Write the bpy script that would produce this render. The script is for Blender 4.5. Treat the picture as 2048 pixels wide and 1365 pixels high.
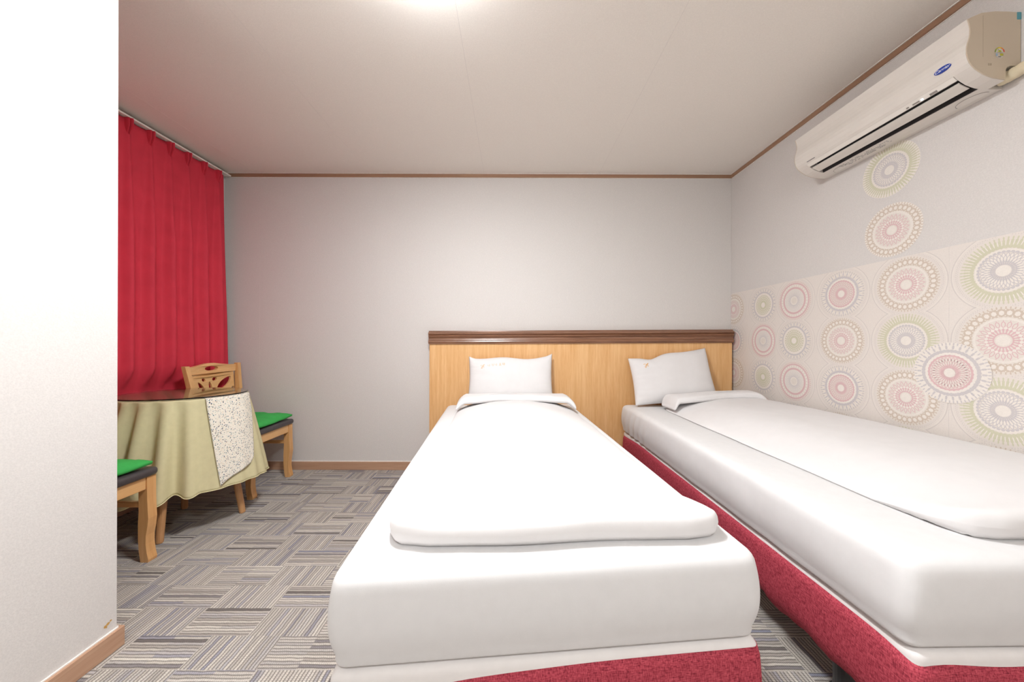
import bpy, bmesh, math, random
from mathutils import Vector, Matrix, noise

random.seed(7)
sc = bpy.context.scene
for o in list(bpy.data.objects):
    bpy.data.objects.remove(o)
C = sc.collection
PI = math.pi

# ------------------------------------------------------------------ camera
H = 1.049            # lens height above the carpet
F = 682.67           # focal length in pixels of the 2048 px wide frame (12 mm on full frame)
cam_d = bpy.data.cameras.new('camera'); cam_d.lens = 12.0; cam_d.sensor_width = 36.0
cam_d.clip_start = 0.02
cam = bpy.data.objects.new('camera', cam_d); C.objects.link(cam)
cam.location = (0, 0, H)
cam.rotation_euler = (math.radians(90), math.radians(-0.17), 0)
sc.camera = cam

# ------------------------------------------------------------------ world, exposure
w = bpy.data.worlds.new('world'); sc.world = w; w.use_nodes = True
w.node_tree.nodes['Background'].inputs[0].default_value = (0.9, 0.95, 1, 1)
w.node_tree.nodes['Background'].inputs[1].default_value = 0.05
sc.view_settings.view_transform = 'Standard'
sc.view_settings.look = 'None'
sc.view_settings.gamma = 1.0
sc.view_settings.use_curve_mapping = False
sc.view_settings.exposure = 1.70
sc.cycles.use_denoising = True
sc.cycles.max_bounces = 7
sc.cycles.diffuse_bounces = 4
sc.cycles.glossy_bounces = 3
sc.cycles.use_adaptive_sampling = True
sc.cycles.adaptive_threshold = 0.1
LAMP_MAIN = 46.0     # emission strengths: ceiling lamp, then the added fill lamp behind the camera
LAMP_FILL = 35.0

# ------------------------------------------------------------------ room measures
XL, XR = -2.34, 1.78
YB, YF = 2.775, -1.70
ZC = 2.405
XE, YE = -1.345, 1.165      # corner of the entry wall block

def at(px, py, d):
    return Vector(((px - 1024) / F * d, d, H - (py - 682.5) / F * d))

# ------------------------------------------------------------------ helpers
def lin(c):
    c = c / 255.0
    return c / 12.92 if c <= 0.04045 else ((c + 0.055) / 1.055) ** 2.4

def rgb(r, g, b):
    return (lin(r), lin(g), lin(b), 1.0)

def new_mat(name):
    m = bpy.data.materials.new(name); m.use_nodes = True
    nt = m.node_tree
    return m, nt, nt.nodes['Principled BSDF']

def setin(n, key, v):
    if key in n.inputs:
        n.inputs[key].default_value = v

def mat(name, col, rough=0.6, spec=0.5, var=0.06, nscale=60, stretch=(1, 1, 1), bump=0.0, bscale=None,
        metallic=0.0, coat=0.0, detail=3, sheen=0.0, coords='Object'):
    m, nt, b = new_mat(name)
    N, L = nt.nodes, nt.links
    setin(b, 'Roughness', rough); setin(b, 'Metallic', metallic)
    setin(b, 'Specular IOR Level', spec); setin(b, 'Coat Weight', coat); setin(b, 'Sheen Weight', sheen)
    tc = N.new('ShaderNodeTexCoord'); mp = N.new('ShaderNodeMapping'); mp.inputs['Scale'].default_value = stretch
    L.new(tc.outputs[coords], mp.inputs[0])
    nz = N.new('ShaderNodeTexNoise'); nz.inputs['Scale'].default_value = nscale; nz.inputs['Detail'].default_value = detail
    L.new(mp.outputs[0], nz.inputs['Vector'])
    rp = N.new('ShaderNodeValToRGB')
    rp.color_ramp.elements[0].position = 0.3; rp.color_ramp.elements[1].position = 0.7
    d = tuple(max(0, c * (1 - var)) for c in col[:3]) + (1,)
    e = tuple(min(1, c * (1 + var)) for c in col[:3]) + (1,)
    rp.color_ramp.elements[0].color = d; rp.color_ramp.elements[1].color = e
    L.new(nz.outputs['Fac'], rp.inputs[0]); L.new(rp.outputs[0], b.inputs['Base Color'])
    if bump:
        n2 = N.new('ShaderNodeTexNoise'); n2.inputs['Scale'].default_value = bscale or nscale * 2
        n2.inputs['Detail'].default_value = 4
        L.new(mp.outputs[0], n2.inputs['Vector'])
        bp = N.new('ShaderNodeBump'); bp.inputs['Strength'].default_value = bump; bp.inputs['Distance'].default_value = 0.002
        L.new(n2.outputs['Fac'], bp.inputs['Height']); L.new(bp.outputs[0], b.inputs['Normal'])
    return m

def obj(name, data, material=None, parent=None, loc=None, smooth=False):
    if isinstance(data, bmesh.types.BMesh):
        me = bpy.data.meshes.new(name)
        bmesh.ops.recalc_face_normals(data, faces=data.faces)
        data.to_mesh(me); data.free()
    else:
        me = data
    if material is not None:
        if isinstance(material, (list, tuple)):
            for mm in material: me.materials.append(mm)
        else:
            me.materials.append(material)
    if smooth:
        me.polygons.foreach_set('use_smooth', [True] * len(me.polygons))
    o = bpy.data.objects.new(name, me); C.objects.link(o)
    if parent is not None: o.parent = parent
    if loc is not None: o.location = loc
    return o

def empty(name, loc=(0, 0, 0), rz=0.0):
    o = bpy.data.objects.new(name, None); C.objects.link(o)
    o.location = loc; o.rotation_euler = (0, 0, rz); o.empty_display_size = 0.1
    return o

def tag(o, label, cat, group=None):
    o['label'] = label; o['category'] = cat
    if group: o['group'] = group
    return o

def struct(o):
    o['kind'] = 'structure'; return o

def box(bm, x0, x1, y0, y1, z0, z1, bevel=0.0, seg=2):
    r = bmesh.ops.create_cube(bm, size=1.0)
    vs = r['verts']
    for v in vs:
        v.co = Vector(((x0 + x1) / 2 + v.co.x * (x1 - x0), (y0 + y1) / 2 + v.co.y * (y1 - y0), (z0 + z1) / 2 + v.co.z * (z1 - z0)))
    if bevel:
        es = list({e for v in vs for e in v.link_edges})
        bmesh.ops.bevel(bm, geom=es, offset=bevel, segments=seg, affect='EDGES', profile=0.5)
    return bm

def boxm(*a, **k):
    return box(bmesh.new(), *a, **k)

def prism(bm, pts, axis, a0, a1, cap=True):
    """closed polygon pts (2-D) pushed along an axis between a0 and a1"""
    def P(p, a):
        if axis == 'y': return (p[0], a, p[1])
        if axis == 'x': return (a, p[0], p[1])
        return (p[0], p[1], a)
    va = [bm.verts.new(P(p, a0)) for p in pts]; vb = [bm.verts.new(P(p, a1)) for p in pts]
    n = len(pts)
    for i in range(n):
        bm.faces.new((va[i], va[(i + 1) % n], vb[(i + 1) % n], vb[i]))
    if cap:
        bm.faces.new(va[::-1]); bm.faces.new(vb)
    return bm

def ease(bm, off, seg=2):
    es = [e for e in bm.edges if len(e.link_faces) == 2 and e.calc_face_angle(0) > 0.6]
    bmesh.ops.bevel(bm, geom=es, offset=off, segments=seg, affect='EDGES', profile=0.5)
    return bm

def tube(bm, pts, radii, n=12, cap=True):
    rings = []
    for i, p in enumerate(pts):
        p = Vector(p)
        a = Vector(pts[max(i - 1, 0)]); b = Vector(pts[min(i + 1, len(pts) - 1)])
        t = (b - a).normalized()
        s = t.cross(Vector((0, 0, 1)))
        if s.length < 1e-3: s = Vector((1, 0, 0))
        s.normalize(); u = s.cross(t)
        r = radii[i] if isinstance(radii, (list, tuple)) else radii
        rings.append([bm.verts.new(p + (s * math.cos(2 * PI * k / n) + u * math.sin(2 * PI * k / n)) * r) for k in range(n)])
    for A, B in zip(rings, rings[1:]):
        for k in range(n):
            bm.faces.new((A[k], A[(k + 1) % n], B[(k + 1) % n], B[k]))
    if cap:
        bm.faces.new(rings[0][::-1]); bm.faces.new(rings[-1])
    return bm

def lathe(bm, prof, n=32, center=(0, 0)):
    rings = []
    for r, z in prof:
        rings.append([bm.verts.new((center[0] + r * math.cos(2 * PI * k / n), center[1] + r * math.sin(2 * PI * k / n), z)) for k in range(n)])
    for A, B in zip(rings, rings[1:]):
        for k in range(n):
            bm.faces.new((A[k], A[(k + 1) % n], B[(k + 1) % n], B[k]))
    bm.faces.new(rings[0][::-1]); bm.faces.new(rings[-1])
    return bm

def grid_bm(fn, nu, nv, closed_u=False):
    bm = bmesh.new()
    V = [[bm.verts.new(fn(i / nu, j / nv)) for j in range(nv + 1)] for i in range(nu + (0 if closed_u else 1))]
    m = len(V)
    for i in range(nu):
        for j in range(nv):
            bm.faces.new((V[i][j], V[(i + 1) % m][j], V[(i + 1) % m][j + 1], V[i][j + 1]))
    return bm

def soft_box(w, l, h, r, n=(24, 48, 6), disp=None, rz=None):
    """box with rounded edges, densely meshed; disp(co) may bend it"""
    rz = rz or r
    def coords(half, rad, k):
        edge = [-half + rad * t for t in (0, .12, .3, .55, 1.0)]
        inner = [(-half + rad) + (2 * half - 2 * rad) * t / k for t in range(1, k)]
        return edge + inner + [-e for e in edge[::-1]]
    X, Y, Z = coords(w / 2, r, n[0]), coords(l / 2, r, n[1]), coords(h / 2, rz, n[2])
    bm = bmesh.new(); V = {}
    def vert(i, j, k):
        key = (i, j, k)
        if key not in V:
            p = Vector((X[i], Y[j], Z[k]))
            q = Vector((max(-w/2 + r, min(w/2 - r, p.x)), max(-l/2 + r, min(l/2 - r, p.y)), max(-h/2 + rz, min(h/2 - rz, p.z))))
            d = p - q; e = Vector((d.x / r, d.y / r, d.z / rz))
            if e.length > 1e-9:
                m = max(abs(e.x), abs(e.y), abs(e.z))
                e = e / e.length * m
                p = q + Vector((e.x * r, e.y * r, e.z * rz))
            if disp: p = disp(p)
            V[key] = bm.verts.new(p)
        return V[key]
    a, b, c = len(X) - 1, len(Y) - 1, len(Z) - 1
    for i in range(a):
        for j in range(b):
            for k in (0, c): bm.faces.new((vert(i, j, k), vert(i + 1, j, k), vert(i + 1, j + 1, k), vert(i, j + 1, k)))
    for i in range(a):
        for k in range(c):
            for j in (0, b): bm.faces.new((vert(i, j, k), vert(i + 1, j, k), vert(i + 1, j, k + 1), vert(i, j, k + 1)))
    for j in range(b):
        for k in range(c):
            for i in (0, a): bm.faces.new((vert(i, j, k), vert(i, j + 1, k), vert(i, j + 1, k + 1), vert(i, j, k + 1)))
    return bm

def shape_mesh(name, outer, holes, depth):
    """flat outline with holes, given a thickness (local x-y outline, thickness along z)"""
    cu = bpy.data.curves.new(name, 'CURVE'); cu.dimensions = '2D'; cu.fill_mode = 'BOTH'; cu.extrude = depth / 2
    for poly in [outer] + list(holes):
        s = cu.splines.new('POLY'); s.points.add(len(poly) - 1)
        for p, q in zip(s.points, poly): p.co = (q[0], q[1], 0, 1)
        s.use_cyclic_u = True
    o = bpy.data.objects.new(name, cu); C.objects.link(o)
    dg = bpy.context.evaluated_depsgraph_get()
    me = bpy.data.meshes.new_from_object(o.evaluated_get(dg))
    bpy.data.objects.remove(o); bpy.data.curves.remove(cu)
    me.materials.clear()
    return me

def text_mesh(name, body, size, shear=0.0):
    cu = bpy.data.curves.new(name, 'FONT'); cu.body = body; cu.size = size; cu.shear = shear
    cu.align_x = 'CENTER'; cu.align_y = 'CENTER'; cu.extrude = 0.0002
    o = bpy.data.objects.new(name, cu); C.objects.link(o)
    dg = bpy.context.evaluated_depsgraph_get()
    me = bpy.data.meshes.new_from_object(o.evaluated_get(dg))
    bpy.data.objects.remove(o); bpy.data.curves.remove(cu)
    me.materials.clear()
    return me

def xform(me, mtx):
    me.transform(mtx); me.update(); return me

def smooth_poly(pts, it=2):
    for _ in range(it):
        q = []
        for i in range(len(pts)):
            a, b = pts[i], pts[(i + 1) % len(pts)]
            q.append((a[0] * .75 + b[0] * .25, a[1] * .75 + b[1] * .25))
            q.append((a[0] * .25 + b[0] * .75, a[1] * .25 + b[1] * .75))
        pts = q
    return pts

# ------------------------------------------------------------------ node expression helper
class NX:
    def __init__(s, nt): s.nt = nt
    def m(s, op, a, b=None, c=None):
        n = s.nt.nodes.new('ShaderNodeMath'); n.operation = op
        for i, v in enumerate((a, b, c)):
            if v is None: continue
            if isinstance(v, (int, float)): n.inputs[i].default_value = v
            else: s.nt.links.new(v, n.inputs[i])
        return n.outputs[0]
    def white(s, a, b, c=0.0):
        cb = s.nt.nodes.new('ShaderNodeCombineXYZ')
        for i, v in enumerate((a, b, c)):
            if isinstance(v, (int, float)): cb.inputs[i].default_value = v
            else: s.nt.links.new(v, cb.inputs[i])
        n = s.nt.nodes.new('ShaderNodeTexWhiteNoise'); n.noise_dimensions = '3D'
        s.nt.links.new(cb.outputs[0], n.inputs['Vector'])
        return n.outputs['Value']
    def ramp(s, f, stops, interp='LINEAR'):
        r = s.nt.nodes.new('ShaderNodeValToRGB'); r.color_ramp.interpolation = interp
        el = r.color_ramp.elements
        while len(el) < len(stops): el.new(0.5)
        for e, (p, c) in zip(el, stops): e.position = p; e.color = c
        s.nt.links.new(f, r.inputs[0]); return r.outputs[0]
    def mix(s, f, a, b, blend='MIX'):
        n = s.nt.nodes.new('ShaderNodeMix'); n.data_type = 'RGBA'; n.blend_type = blend
        for k, v in ((0, f), (6, a), (7, b)):
            if isinstance(v, (int, float)): n.inputs[k].default_value = v
            elif isinstance(v, tuple): n.inputs[k].default_value = v
            else: s.nt.links.new(v, n.inputs[k])
        return n.outputs[2]

# ------------------------------------------------------------------ materials
def wallpaper_mat(name, col, var=0.05, bump=0.25):
    m, nt, b = new_mat(name); X = NX(nt); N, L = nt.nodes, nt.links
    geo = N.new('ShaderNodeNewGeometry')
    n1 = N.new('ShaderNodeTexNoise'); n1.inputs['Scale'].default_value = 190; n1.inputs['Detail'].default_value = 5
    n2 = N.new('ShaderNodeTexVoronoi'); n2.inputs['Scale'].default_value = 240
    L.new(geo.outputs['Position'], n1.inputs['Vector']); L.new(geo.outputs['Position'], n2.inputs['Vector'])
    f = X.m('ADD', X.m('MULTIPLY', n1.outputs['Fac'], 0.7), X.m('MULTIPLY', n2.outputs['Distance'], 0.4))
    d = tuple(c * (1 - var) for c in col[:3]) + (1,); e = tuple(min(1, c * (1 + var)) for c in col[:3]) + (1,)
    L.new(X.ramp(f, [(0.3, d), (0.75, e)]), b.inputs['Base Color'])
    bp = N.new('ShaderNodeBump'); bp.inputs['Strength'].default_value = bump; bp.inputs['Distance'].default_value = 0.0015
    L.new(f, bp.inputs['Height']); L.new(bp.outputs[0], b.inputs['Normal'])
    setin(b, 'Roughness', 0.62); setin(b, 'Specular IOR Level', 0.35)
    return m

def wood_mat(name, dark, light, axis='z', freq=34, rough=0.38, coat=0.15, contrast=(0.3, 0.75)):
    m, nt, b = new_mat(name); X = NX(nt); N, L = nt.nodes, nt.links
    tc = N.new('ShaderNodeTexCoord'); mp = N.new('ShaderNodeMapping')
    s = {'x': (0.05, 1, 1), 'y': (1, 0.05, 1), 'z': (1, 1, 0.05)}[axis]
    mp.inputs['Scale'].default_value = s
    L.new(tc.outputs['Object'], mp.inputs[0])
    n1 = N.new('ShaderNodeTexNoise'); n1.inputs['Scale'].default_value = freq; n1.inputs['Detail'].default_value = 6
    n1.inputs['Distortion'].default_value = 0.4
    n2 = N.new('ShaderNodeTexNoise'); n2.inputs['Scale'].default_value = freq * 6; n2.inputs['Detail'].default_value = 3
    L.new(mp.outputs[0], n1.inputs['Vector']); L.new(mp.outputs[0], n2.inputs['Vector'])
    f = X.m('ADD', X.m('MULTIPLY', n1.outputs['Fac'], 0.65), X.m('MULTIPLY', n2.outputs['Fac'], 0.35))
    L.new(X.ramp(f, [(contrast[0], dark), (contrast[1], light)]), b.inputs['Base Color'])
    setin(b, 'Roughness', rough); setin(b, 'Coat Weight', coat); setin(b, 'Coat Roughness', 0.2)
    return m

def carpet_mat():
    m, nt, b = new_mat('carpet'); X = NX(nt); N, L = nt.nodes, nt.links
    geo = N.new('ShaderNodeNewGeometry'); sp = N.new('ShaderNodeSeparateXYZ')
    L.new(geo.outputs['Position'], sp.inputs[0])
    nw = N.new('ShaderNodeTexNoise'); nw.inputs['Scale'].default_value = 26; nw.inputs['Detail'].default_value = 2
    L.new(geo.outputs['Position'], nw.inputs['Vector'])
    wob = X.m('MULTIPLY', X.m('SUBTRACT', nw.outputs['Fac'], 0.5), 0.007)
    x = X.m('ADD', X.m('ADD', sp.outputs[0], wob), 10.06); y = X.m('ADD', X.m('ADD', sp.outputs[1], wob), 10.04)
    cw, ch = 0.25, 0.125
    row = X.m('FLOOR', X.m('DIVIDE', y, ch))
    # every second course is shifted by half a block
    xs = X.m('ADD', x, X.m('MULTIPLY', X.m('FLOOR', X.m('DIVIDE', row, 2)), 0.125))
    col = X.m('FLOOR', X.m('DIVIDE', xs, cw))
    half = X.m('FLOOR', X.m('DIVIDE', xs, cw / 2))
    ori = X.white(col, X.m('FLOOR', X.m('DIVIDE', row, 2)), 3.0)
    par = X.m('MODULO', X.m('ADD', col, X.m('FLOOR', X.m('DIVIDE', row, 1))), 2)
    along_y = X.m('GREATER_THAN', X.m('ADD', X.m('MULTIPLY', par, 0.6), X.m('MULTIPLY', ori, 0.5)), 0.62)
    pitch = 0.0115
    sy = X.m('DIVIDE', y, pitch); sx = X.m('DIVIDE', x, pitch)
    s = X.m('ADD', X.m('MULTIPLY', sx, along_y), X.m('MULTIPLY', sy, X.m('SUBTRACT', 1, along_y)))
    idx = X.m('FLOOR', s); fr = X.m('FRACT', s)
    rnd = X.white(idx, col, X.m('MULTIPLY', row, X.m('SUBTRACT', 1, along_y)))
    rnd2 = X.white(idx, half, 9.0)
    tone = X.white(half, row, 5.0)
    yarn = X.ramp(rnd, [(0.0, rgb(112, 105, 102)), (0.13, rgb(134, 128, 128)), (0.27, rgb(164, 156, 148)), (0.5, rgb(198, 190, 180)),
                        (0.7, rgb(178, 172, 170)), (0.82, rgb(208, 201, 190)), (0.93, rgb(140, 140, 152))], 'CONSTANT')
    yarn2 = X.ramp(rnd2, [(0.0, rgb(186, 178, 168)), (0.4, rgb(196, 188, 178)), (0.7, rgb(172, 166, 162)), (0.9, rgb(152, 149, 156))], 'CONSTANT')
    mixf = X.m('MAXIMUM', X.m('GREATER_THAN', tone, 0.58), X.m('MULTIPLY', along_y, 0.85))
    odd = X.m('MODULO', idx, 2)
    c = X.mix(X.m('MULTIPLY', X.m('MAXIMUM', mixf, odd), 0.78), yarn, yarn2)
    # dark valley between two rows of loops
    prof = X.m('ABSOLUTE', X.m('SUBTRACT', X.m('MULTIPLY', fr, 2), 1))
    valley = X.m('POWER', prof, 2.5)
    c = X.mix(X.m('MULTIPLY', valley, 0.8), c, rgb(72, 65, 61))
    # loop twist across the rib
    t = X.m('ADD', X.m('MULTIPLY', sp.outputs[0], X.m('SUBTRACT', 1, along_y)), X.m('MULTIPLY', sp.outputs[1], along_y))
    loop = X.m('SINE', X.m('ADD', X.m('MULTIPLY', t, 950), X.m('MULTIPLY', fr, 3)))
    c = X.mix(X.m('MULTIPLY', X.m('GREATER_THAN', loop, 0.35), 0.20), c, rgb(88, 80, 74))
    nz = N.new('ShaderNodeTexNoise'); nz.inputs['Scale'].default_value = 420; nz.inputs['Detail'].default_value = 3
    L.new(geo.outputs['Position'], nz.inputs['Vector'])
    c = X.mix(0.35, c, X.ramp(nz.outputs['Fac'], [(0.3, (0.25, 0.25, 0.25, 1)), (0.7, (0.8, 0.8, 0.8, 1))]), 'OVERLAY')
    c = X.mix(1.0, c, (1.16, 1.16, 1.16, 1), 'MULTIPLY')
    L.new(c, b.inputs['Base Color'])
    hgt = X.m('ADD', X.m('SUBTRACT', 1, valley), X.m('MULTIPLY', loop, 0.25))
    bp = N.new('ShaderNodeBump'); bp.inputs['Strength'].default_value = 0.6; bp.inputs['Distance'].default_value = 0.003
    L.new(hgt, bp.inputs['Height']); L.new(bp.outputs[0], b.inputs['Normal'])
    setin(b, 'Roughness', 0.95); setin(b, 'Specular IOR Level', 0.1)
    return m

def melange_mat(name, base, dark, light):
    m, nt, b = new_mat(name); X = NX(nt); N, L = nt.nodes, nt.links
    tc = N.new('ShaderNodeTexCoord')
    fs = []
    for s in ((500, 500, 90), (90, 90, 600)):
        mp = N.new('ShaderNodeMapping'); mp.inputs['Scale'].default_value = s
        L.new(tc.outputs['Object'], mp.inputs[0])
        n = N.new('ShaderNodeTexNoise'); n.inputs['Scale'].default_value = 1.0; n.inputs['Detail'].default_value = 3
        L.new(mp.outputs[0], n.inputs['Vector']); fs.append(n.outputs['Fac'])
    f = X.m('MULTIPLY', X.m('ADD', fs[0], fs[1]), 0.5)
    L.new(X.ramp(f, [(0.36, dark), (0.5, base), (0.64, light)]), b.inputs['Base Color'])
    bp = N.new('ShaderNodeBump'); bp.inputs['Strength'].default_value = 0.25; bp.inputs['Distance'].default_value = 0.001
    L.new(f, bp.inputs['Height']); L.new(bp.outputs[0], b.inputs['Normal'])
    setin(b, 'Roughness', 0.85); setin(b, 'Specular IOR Level', 0.2)
    return m

def print_mat():
    m, nt, b = new_mat('runner_print'); X = NX(nt); N, L = nt.nodes, nt.links
    uv = N.new('ShaderNodeUVMap')
    c = rgb(236, 228, 214)
    for k, (scale, rad, cols) in enumerate(((105, 0.30, (rgb(52, 66, 92), rgb(70, 108, 122), rgb(44, 52, 70))),
                                           (150, 0.27, (rgb(150, 178, 170), rgb(206, 170, 128), rgb(120, 150, 160))),
                                           (190, 0.22, (rgb(214, 186, 150), rgb(160, 170, 140), rgb(190, 150, 120))))):
        mp = N.new('ShaderNodeMapping'); mp.inputs['Location'].default_value = (k * 3.3, k * 1.7, k)
        L.new(uv.outputs[0], mp.inputs[0])
        v = N.new('ShaderNodeTexVoronoi'); v.inputs['Scale'].default_value = scale; v.inputs['Randomness'].default_value = 0.8
        L.new(mp.outputs[0], v.inputs['Vector'])
        mask = X.m('LESS_THAN', v.outputs['Distance'], rad)
        sc_ = N.new('ShaderNodeSeparateColor'); L.new(v.outputs['Color'], sc_.inputs[0])
        dots = X.ramp(sc_.outputs[0], [(0.0, cols[0]), (0.4, cols[1]), (0.75, cols[2])], 'CONSTANT')
        c = X.mix(mask, c, dots)
    L.new(c, b.inputs['Base Color']); setin(b, 'Roughness', 0.85)
    return m

M_wall = wallpaper_mat('wallpaper_grey', rgb(219, 214, 210))
M_seam = mat('seam', rgb(224, 217, 212), 0.7)
M_ceil = wallpaper_mat('ceiling_paper', rgb(241, 234, 226), 0.03, 0.15)
M_cream = wallpaper_mat('wallpaper_cream', rgb(231, 223, 216), 0.03, 0.2)
M_trim = wood_mat('trim_wood', rgb(150, 112, 88), rgb(176, 138, 110), 'x', 40, 0.5, 0.05)
M_trimy = wood_mat('trim_wood_y', rgb(150, 112, 88), rgb(176, 138, 110), 'y', 40, 0.5, 0.05)
M_base = wood_mat('baseboard_wood', rgb(176, 134, 106), rgb(204, 166, 138), 'x', 30, 0.5, 0.05)
M_basey = wood_mat('baseboard_wood_y', rgb(176, 134, 106), rgb(204, 166, 138), 'y', 30, 0.5, 0.05)
M_caulk = mat('caulk', rgb(240, 234, 228), 0.6)
M_carpet = carpet_mat()
M_sheet = mat('white_cotton', rgb(226, 224, 223), 0.8, 0.2, 0.015, 30, bump=0.06, bscale=500)
M_duvet = mat('white_duvet', rgb(229, 226, 225), 0.85, 0.2, 0.012, 20, bump=0.05, bscale=400)
M_basetop = mat('white_bed_cover', rgb(234, 229, 226), 0.85, 0.2, 0.02, 30)
M_red = melange_mat('red_melange', rgb(176, 66, 80), rgb(122, 38, 52), rgb(206, 92, 104))
M_curtain = mat('red_curtain', rgb(212, 58, 76), 0.75, 0.25, 0.05, 9, bump=0.12, bscale=700)
M_black = mat('black_plastic', rgb(40, 40, 42), 0.4, 0.5, 0.1, 40)
M_veneer = wood_mat('headboard_veneer', rgb(222, 165, 104), rgb(243, 198, 142), 'z', 60, 0.42, 0.1, (0.3, 0.7))
M_walnut = wood_mat('walnut_moulding', rgb(104, 68, 48), rgb(164, 118, 90), 'x', 60, 0.32, 0.3)
M_chair = wood_mat('chair_wood', rgb(214, 156, 96), rgb(236, 186, 128), 'z', 30, 0.3, 0.3)
M_chairx = wood_mat('chair_wood_x', rgb(214, 156, 96), rgb(236, 186, 128), 'x', 30, 0.3, 0.3)
M_chairy = wood_mat('chair_wood_y', rgb(218, 162, 102), rgb(238, 190, 132), 'y', 30, 0.28, 0.35)
M_leg = wood_mat('table_leg_wood', rgb(180, 128, 82), rgb(208, 158, 110), 'z', 30, 0.35, 0.2)
M_vinyl = mat('black_vinyl', rgb(70, 64, 66), 0.35, 0.5, 0.1, 80, bump=0.05)
M_green = mat('green_cotton', rgb(66, 172, 84), 0.8, 0.2, 0.05, 30, bump=0.1, bscale=500)
M_cloth = mat('olive_cloth', rgb(211, 201, 160), 0.82, 0.2, 0.03, 40, bump=0.1, bscale=700)
M_hem = mat('cloth_hem', rgb(228, 220, 176), 0.8, 0.2, 0.03, 40)
M_print = print_mat()
M_ac = mat('ac_white_plastic', rgb(226, 219, 211), 0.32, 0.5, 0.01, 10)
M_acside = mat('ac_side_plastic_shaded', rgb(206, 190, 168), 0.45, 0.5, 0.01, 10)  # beige plastic, darkened further by the end face's shade put into the colour
M_acgrey = mat('ac_grey_window', rgb(150, 142, 136), 0.3)
M_dark = mat('dark_recess', rgb(34, 31, 32), 0.6)
M_blue = mat('logo_blue', rgb(28, 60, 160), 0.35, var=0.0)
M_white = mat('print_white', rgb(240, 240, 240), 0.5, var=0.0)
M_teal = mat('teal_sticker', rgb(92, 160, 172), 0.6, var=0.02)
M_pipe = mat('pipe_tape', rgb(222, 208, 178), 0.7, bump=0.2)
M_rail = mat('rail_white', rgb(238, 232, 224), 0.4, var=0.01)
M_grey = mat('print_grey', rgb(150, 146, 146), 0.6, var=0.0)
M_gold = mat('print_gold', rgb(232, 176, 104), 0.7, var=0.0)
M_pale = mat('print_pale_orange', rgb(232, 194, 156), 0.7, var=0.0)
M_stain = mat('stain', rgb(205, 160, 90), 0.7, var=0.1)

def glass_mat():
    m, nt, b = new_mat('glass'); setin(b, 'Base Color', (0.93, 0.96, 0.94, 1)); setin(b, 'Roughness', 0.03)
    setin(b, 'Transmission Weight', 1.0); setin(b, 'IOR', 1.5)
    return m
M_glass = glass_mat()

def emit_mat(name, col, strength):
    m, nt, b = new_mat(name)
    setin(b, 'Base Color', (0.9, 0.9, 0.9, 1)); setin(b, 'Emission Color', col); setin(b, 'Emission Strength', strength)
    return m
M_lamp = emit_mat('lamp_diffuser', (0.95, 0.985, 1.01, 1), LAMP_MAIN)
M_lamp2 = emit_mat('fill_lamp_diffuser', (0.95, 0.985, 1.01, 1), LAMP_FILL)
M_led = emit_mat('led', (0.6, 0.8, 1.0, 1), 0.8)

# ------------------------------------------------------------------ room shell
T = 0.10
floor = struct(obj('floor', boxm(XL - T, XR + T, YF - T, YB + T, -0.06, 0.0), M_carpet))
ceiling = struct(obj('ceiling', boxm(XL - T, XR + T, YF - T, YB + T, ZC, ZC + T), M_seam))
wall_back = struct(obj('wall_back', boxm(XL - T, XR + T, YB, YB + T, 0, ZC), M_seam))
wall_left = struct(obj('wall_left', boxm(XL - T, XL, YF - T, YB, 0, ZC), M_wall))
wall_right = struct(obj('wall_right', boxm(XR, XR + T, YF - T, YB, 0, ZC), M_wall))
wall_front = struct(obj('wall_front', boxm(XL, XR, YF - T, YF, 0, ZC), M_wall))
wall_entry = struct(obj('wall_entry', boxm(XL, XE, YF, YE, 0, ZC, bevel=0.002), M_wall))

# paper strips hung side by side, a hair apart
xs = [XL, -2.05, -1.08, -0.13, 0.82, XR]
for a, b in zip(xs, xs[1:]):
    obj('wallpaper_strip', boxm(a + 0.0006, b - 0.0006, YB - 0.0007, YB + 0.001, 0, ZC), M_wall, wall_back)
xs = [XL, -2.09, -1.16, -0.23, 0.70, XR]
for a, b in zip(xs, xs[1:]):
    obj('ceiling_strip', boxm(a + 0.0008, b - 0.0008, YF, YB, ZC - 0.0007, ZC + 0.001), M_ceil, ceiling)

def trim(name, x0, x1, y0, y1, z0, z1, m, caulk):
    o = struct(obj(name, boxm(x0, x1, y0, y1, z0, z1, bevel=0.0015, seg=1), m))
    for c in caulk: obj('caulk_line', boxm(*c), M_caulk, o)
    return o
tz = ZC - 0.030
trim('trim_1', XL, XR, YB - 0.012, YB - 0.0007, tz, ZC - 0.004, M_trim, [(XL, XR, YB - 0.016, YB - 0.0007, ZC - 0.004, ZC - 0.0005), (XL, XR, YB - 0.005, YB - 0.0007, tz - 0.004, tz)])
trim('trim_2', XR - 0.012, XR, YF, YB - 0.012, tz, ZC - 0.004, M_trimy, [(XR - 0.016, XR, YF, YB - 0.016, ZC - 0.004, ZC - 0.0005), (XR - 0.004, XR, YF, YB - 0.012, tz - 0.003, tz)])
trim('trim_3', XL, XL + 0.012, YE, YB - 0.012, tz, ZC - 0.004, M_trimy, [(XL, XL + 0.018, YE, YB - 0.016, ZC - 0.004, ZC - 0.0005)])
bh = 0.066
trim('baseboard_back', XL, XR, YB - 0.012, YB - 0.0007, 0, bh, M_base, [(XL, XR, YB - 0.006, YB - 0.0007, bh, bh + 0.005)])
trim('baseboard_left', XL, XL + 0.014, YE + 0.014, YB - 0.012, 0, bh, M_basey, [(XL, XL + 0.006, YE + 0.014, YB - 0.012, bh, bh + 0.004)])
trim('baseboard_entry', XE, XE + 0.013, YF, YE + 0.013, 0, bh, M_basey, [(XE, XE + 0.005, YF, YE, bh, bh + 0.004)])
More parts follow.
